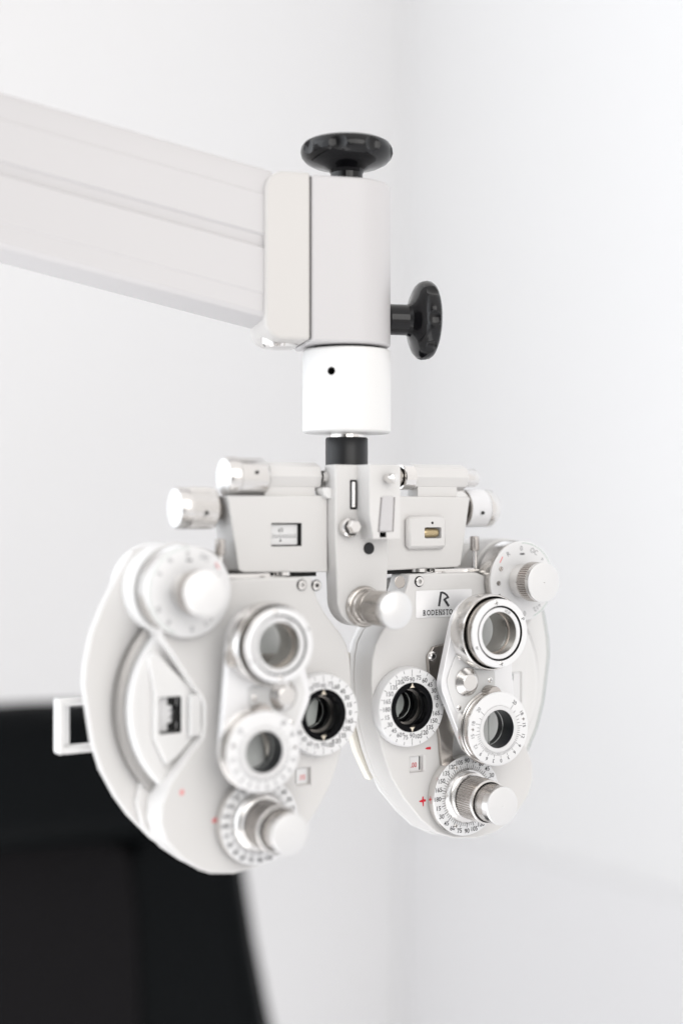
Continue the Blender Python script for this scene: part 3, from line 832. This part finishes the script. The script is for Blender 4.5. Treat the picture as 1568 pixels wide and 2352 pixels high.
# ---- right carriage: levelling vial in its raised bezel
mb = MB(); mb.box(36.4, 67.0, -16.3, -11.4, -24.0, -2.4, 'body')
bz = mb.build('level_bezel', None, 3.0, 1)
cb2 = MB(); cb2.prism([(49.2, -16.4), (50.2, -17.0), (61.3, -17.0), (62.2, -16.4), (62.2, -10.2), (61.3, -9.8), (50.2, -9.8), (49.2, -10.2)], -17.5, -8, 'white'); cb2 = cb2.build('c')
bv_ = bz.modifiers[0]; bpy.context.view_layer.update()
me = bpy.data.meshes.new_from_object(bz.evaluated_get(bpy.context.evaluated_depsgraph_get())); bz.modifiers.clear(); bz.data = me
cut(bz, cb2); bz.parent = ph
mb = MB(); mb.lathe([(.1, 49.3), (2.6, 50), (3.1, 51.5), (3.1, 60), (2.6, 61.4), (.1, 62)], (0, -15.6, -13.4), 'X', 'brass', 32)
mb.lathe([(1.9, 52.6), (1.9, 52.9), (1.4, 53.2)], (0, -15.0, -12.9), 'X', 'steel', 20)
mb.build('spirit_level', ph)
mb = MB(); mb.lathe([(.85, -11.6), (.85, -11.3)], (55.2, 0, -7.0), 'F', 'hole', 20, cap1=True); mb.build('level_dot', ph)
# ---- left carriage: distance scale
mb = MB(True)
mb.sheet([(38.3, -20.3), (58.5, -20.3), (58.5, -7.3), (38.3, -7.3)], -19.4, 'dial')
mb.sheet([(38.3, -20.3), (39.4, -20.3), (39.4, -7.3), (38.3, -7.3)], -19.3, 'hole')
for k in range(17):
    mb.sheet([(40.5 + k * 1.05, -15.4), (40.72 + k * 1.05, -15.4), (40.72 + k * 1.05, -13.6 + (.5 if k % 5 == 0 else 0)), (40.5 + k * 1.05, -13.6 + (.5 if k % 5 == 0 else 0))], -19.3, 'ink')
mb.sheet([(39.4, -15.7), (58.5, -15.7), (58.5, -15.5), (39.4, -15.5)], -19.3, 'ink')
mb.sheet([(50.2, -18.0), (51.9, -18.0), (51.05, -16.2)], -19.3, 'ink')
mb.text('60', (51, -11.0), 2.6, -19.3, 'ink')
mb.build('distance_scale', ph)

# ---- name plate
mb = MB()
def rrect(x0, x1, z0, z1, r, n=5):
    pts = []
    for cx_, cz_, a0 in ((x1 - r, z1 - r, 0), (x0 + r, z1 - r, pi / 2), (x0 + r, z0 + r, pi), (x1 - r, z0 + r, 3 * pi / 2)):
        pts += [(cx_ + r * math.cos(a0 + pi / 2 * k / n), cz_ + r * math.sin(a0 + pi / 2 * k / n)) for k in range(n + 1)]
    return pts
mb.prism(rrect(40.0, 83.5, -67.4, -50.0, 1.0), -8.1, -7.6, 'plate')
def stroke(mb, pts, wid, F, m_):
    for (x0, z0), (x1, z1) in zip(pts, pts[1:]):
        d = math.hypot(x1 - x0, z1 - z0); nx, nz = -(z1 - z0) / d * wid / 2, (x1 - x0) / d * wid / 2
        ex, ez = (x1 - x0) / d * wid * .25, (z1 - z0) / d * wid * .25
        mb.sheet([(x0 + nx - ex, z0 + nz - ez), (x0 - nx - ex, z0 - nz - ez), (x1 - nx + ex, z1 - nz + ez), (x1 + nx + ex, z1 + nz + ez)], F, m_)
def lab(x, y):                                    # crop pixels of the plate -> plate millimetres
    return (40.0 + (x - 30) * 42.8 / 570, -50.1 - (y - 815 + (x - 30) * .033) * .0606)
stroke(mb, [lab(266, 972), lab(287, 832)], 1.6, -7.56, 'ink')
stroke(mb, [lab(284, 834), lab(300, 832), lab(322, 841), lab(345, 860), lab(360, 886)], 1.25, -7.5, 'ink')
stroke(mb, [lab(362, 884), lab(341, 892), lab(318, 908)], 1.2, -7.45, 'ink')
stroke(mb, [lab(320, 906), lab(341, 938), lab(362, 972)], 1.6, -7.40, 'ink')
xs = 45.2
for ch, wd in zip('RODENSTOCK', (3.5, 4.1, 4.0, 3.2, 4.0, 2.9, 3.3, 4.1, 3.8, 3.8)):
    wd *= .80
    mb.text(ch, (xs + wd / 2, -64.3), 3.5, -7.5, 'ink', 0, .76, .022)
    if ch in 'RENTK':                             # small serifs
        for zz in (-66.0, -62.7):
            if ch == 'T' and zz > -64: continue
            xa, xb = ((xs + .1, xs + 1.5) if ch != 'T' else (xs + 1.0, xs + 2.3))
            mb.sheet([(xa, zz - .1), (xb, zz - .1), (xb, zz + .14), (xa, zz + .14)], -7.46, 'ink')
            if ch in 'NK':
                mb.sheet([(xs + wd - 1.4, zz - .1), (xs + wd - .1, zz - .1), (xs + wd - .1, zz + .14), (xs + wd - 1.4, zz + .14)], -7.46, 'ink')
    xs += wd
mb.build('nameplate', ph)
mb = MB(); mb.lathe([(4.0, -8.0), (3.7, -7.9), (3.5, -8.4)], (26.2 + 2, -0, -44.2), 'F', 'steel', 40); mb.lathe([(3.9, -8.05), (.01, -7.9)], (28.2, 0, -44.2), 'F', 'steel', 40)
mb.build('blind_plug', ph)

# ---- upper cross bars
mb = MB()                                         # right: octagonal sleeve
mb.lathe([(7.9, 46.0), (8.6, 46.8), (8.6, 87.5), (8.0, 88.4), (4, 88.4)], (0, -25, 22.6), 'X', 'body', 8)
mb.box(49, 80, -31, -19, 9.9, 16.5, 'body')
sl_ = mb.build('bar_sleeve', ph, .4, 2, angle=20)
mb = MB(); mb.lathe([(5.9, 88.0), (6.0, 97.5), (5.6, 98.4), (.1, 98.6)], (0, -25, 22.6), 'X', 'alusmooth', 48); mb.build('cross_bar', ph)
mb = MB(); mb.lathe([(8.4, 47), (8.4, 39.5), (7.9, 38.8), (6.6, 38.8), (6.4, 46, 'hole'), (.1, 46, 'hole')], (0, -25, 22.6), 'X', 'chrome', 48); mb.lathe([(5.6, 45), (5.6, 34)], (0, -25, 22.6), 'X', 'steel', 40, cap1=True); mb.build('bar_collar', ph)
mb = MB(True)                                     # left: sleeve with thumb knob
mb.lathe([(4, 22.8), (8.2, 22.9), (8.9, 23.6), (8.9, 61.0)], (0, -25, 21.8), 'X', 'body', 8)
mb.box(27, 62, -31, -19, 9.9, 15.5, 'body')
mb.build('bar_sleeve', ph, .4, 2, angle=20)
mb = MB(True); mb.lathe([(9.2, 59.5), (10.8, 60.2), (11.6, 61.2), (11.8, 62.0), (11.8, 79)], (0, -25, 21.2), 'X', 'alusmooth', 64); mb.lathe([(11.8, 79), (12.3, 79.8), (12.1, 84.5), (10.8, 86.8), (8.5, 87.3, 'alucap'), (.1, 87.6, 'alucap')], (0, -25, 21.2), 'X', 'alusmooth', 64)
mb.lathe([(1.1, 11.4), (1.1, 12.2)], (70, -25, 23.8), (0, 1, 0.001), 'hole', 16, cap1=True)
mb.build('tilt_knob', ph)
mb = MB(True); mb.lathe([(3.7, 8), (3.7, 23.5)], (0, -18, 21.8), 'X', 'chrome', 40, cap0=True); mb.build('cross_shaft', ph)

# ---- central bracket
hw = 19.6
pts = [(-hw, 29.2), (-hw, -14), (-18.0, -50)] + [(18 * math.cos(t), -53 + 18.2 * math.sin(t)) for t in [pi + pi * k / 20 for k in range(1, 20)]] + [(18.0, -50), (hw, -14), (hw, 29.2)]
mb = MB(); mb.prism(pts, -21, -7, 'body'); br = mb.build('centre_bracket', None, 1.3, 4)
mb = MB(); mb.box(-20.5, 20.5, -40, -21.2, -34, 26, 'body'); mb.build('carrier', ph, 1.0, 3)
c = MB(); c.box(-8.6, -4.2, -13, 0, 2.0, 19.5, 'hole'); c = c.build('c'); cut(br, c); br.parent = ph
mb = MB(); mb.prism([(-4.0, 29.0), (-4.0, -2), (-1.0, -16.5), (18.2, -16.5), (18.4, 29.0)], -7.2, 7.5, 'body')
fb = mb.build('front_block', None, 1.5, 4)
c = MB(); c.prism([(4.0, 9.0), (14.6, 9.0), (13.4, -12.2), (1.8, -12.2)], 5.8, 12, 'body'); c = c.build('c')
c2 = MB(); c2.box(3.4, 8.0, -1, 12, -15.6, -12.4, 'hole'); c2 = c2.build('c')
cut(fb, c, c2); fb.parent = ph
mb = MB(); mb.prism([(5.2, 9.8), (13.4, 9.8), (12.3, -11.9), (3.1, -11.9)], 5.6, 7.9, 'arm'); mb.build('slider', ph, .4, 2)
mb = MB(); mb.lathe([(2.6, 7), (2.6, 11), (3.1, 11.5), (3.1, 15.0), (2.5, 16.4), (1.0, 17.0), (.05, 17.1)], (8.2, 0, 20.6), 'F', 'chrome', 40); mb.build('release_pin', ph)
mb = MB(); mb.lathe([(1.6, 3.0), (1.6, 18.5)], (-6.4, -7.6, 0), 'Z', 'chrome', 24, cap0=True, cap1=True); mb.build('guide_pin', ph)
mb = MB(); mb.lathe([(5.9, -7.2), (5.9, -2.4), (5.2, -1.6), (5.0, -1.4)], (-11.4, 0, -9.5), 'F', 'chrome', 40); mb.lathe([(4.9, -1.6), (4.6, 2.4), (3.6, 3.4), (.1, 3.6)], (-11.0, 0, -9.0), 'F', 'chrome', 6); mb.build('hex_screw', ph)
mb = MB(); mb.lathe([(3.7, -7.1), (3.7, -6.4), (3.4, -6.2), (.05, -6.2)], (4.4, 0, -22.6), 'F', 'blackmatt', 40); mb.build('black_plug', ph)
mb = MB(); mb.prism([(-7, -16), (-5.0, -16), (-5.6, -38)], -7.05, -4.5, 'white'); mb.bm.free()
# clamp knob at the bracket's foot
mb = MB()
z0 = -58.6
mb.lathe([(12.8, -7.2), (12.9, -5.4), (12.0, -3.8), (11.2, -3.4), (10.6, -1.0), (9.8, -.2), (9.6, 2.6), (10.0, 3.2), (10.4, 4.0), (10.4, 5.5), (9.7, 6.0)], (0.6, 0, z0), 'F', 'steel', 96)
mb.build('knob_collar', ph)
mb = MB()
mb.lathe([(9.7, 6.0), (10.4, 6.6), (10.6, 8)], (0.6, 0, z0), 'F', 'steel', 96)
mb.lathe([(10.6, 8), (10.7, 24.0)], (0.6, 0, z0), 'F', 'steel', teeth=80, tdepth=.16)
mb.lathe([(10.7, 24), (11.2, 24.8), (11.6, 29.4), (11.1, 30.7, 'alucap'), (9.8, 31.4, 'alucap'), (.05, 31.8, 'alucap')], (0.6, 0, z0), 'F', 'alusmooth', 96)
mb.build('pivot_knob', ph)
# small release hook by the left shaft
mb = MB(True); mb.prism(smooth_outline([(18, 14.5), (24, 15.5), (26, 13), (23, 8.5), (18, 8)], 1), -22, -12, 'white'); mb.build('release_hook', ph, .8, 3)

# ---- side handle loops at the rear of each head
for mir in (True, False):
    mb = MB(mir)
    mb.box(174.6, 178.3, -66, -56, -142.5, -109.5, 'white'); mb.box(150, 175.3, -66, -56, -114, -109.6, 'white'); mb.box(150, 175.3, -66, -56, -142.4, -138, 'white')
    mb.box(150, 156, -66, -43, -142, -110, 'white')
    mb.build('rear_bracket', ph, 1.6, 3)
    mb = MB(mir); mb.box(169.5, 173.4, -64, -62, -138.3, -113.7, 'alucap'); mb.build('rear_window', ph)

# ------------------------------------------------------------------ parts of parts
SUB = {'power_wheel': 'lens_housing', 'disc_edge': 'lens_housing', 'wheel_cover': 'lens_housing', 'viewer_block': 'lens_housing', 'window_frame': 'lens_housing', 'power_readout': 'lens_housing', 'rear_cover': 'lens_housing',
       'back_plate': 'lens_housing', 'face_shield': 'lens_housing', 'socket_screw': 'lens_housing', 'cylinder_readout': 'lens_housing', 'steel_plate': 'lens_housing', 'plate_screw': 'lens_housing',
       'red_mark': 'lens_housing', 'dial_drum': 'power_dial', 'power_knob': 'power_dial', 'lens_tube': 'aperture_dial', 'lens': 'aperture_dial', 'cylinder_knob': 'axis_dial', 'axis_knob': 'axis_dial',
       'cover_plate': 'swing_arm', 'cover_screw': 'swing_arm', 'pivot_button': 'swing_arm', 'flip_ring': 'lens_holder', 'lens_mount': 'lens_holder', 'cross_cylinder_lens': 'lens_holder', 'flip_knob': 'lens_holder',
       'prism_dial': 'prism_base', 'prism_ring': 'prism_base', 'prism_lens': 'prism_base', 'prism_adjuster': 'prism_base', 'swivel': 'carriage', 'gap_shade': 'carriage', 'locking_lever': 'carriage', 'centring_knob': 'carriage'}
for (nm, sd), obs in list(REG.items()):
    if nm in SUB and sd:
        for o in obs:
            o.parent = REG[(SUB[nm], sd)][0]
for nm, tgt, sd in (('level_bezel', 'carriage', 1), ('spirit_level', 'carriage', 1), ('level_dot', 'carriage', 1), ('distance_scale', 'carriage', -1), ('nameplate', 'lens_housing', 1), ('blind_plug', 'lens_housing', 1),
                    ('front_block', 'centre_bracket', 0), ('slider', 'centre_bracket', 0), ('release_pin', 'centre_bracket', 0), ('guide_pin', 'centre_bracket', 0), ('hex_screw', 'centre_bracket', 0),
                    ('black_plug', 'centre_bracket', 0), ('carrier', 'centre_bracket', 0), ('knob_collar', 'pivot_knob', 0)):
    REG[(nm, 0)][0].parent = REG[(tgt, sd)][0]
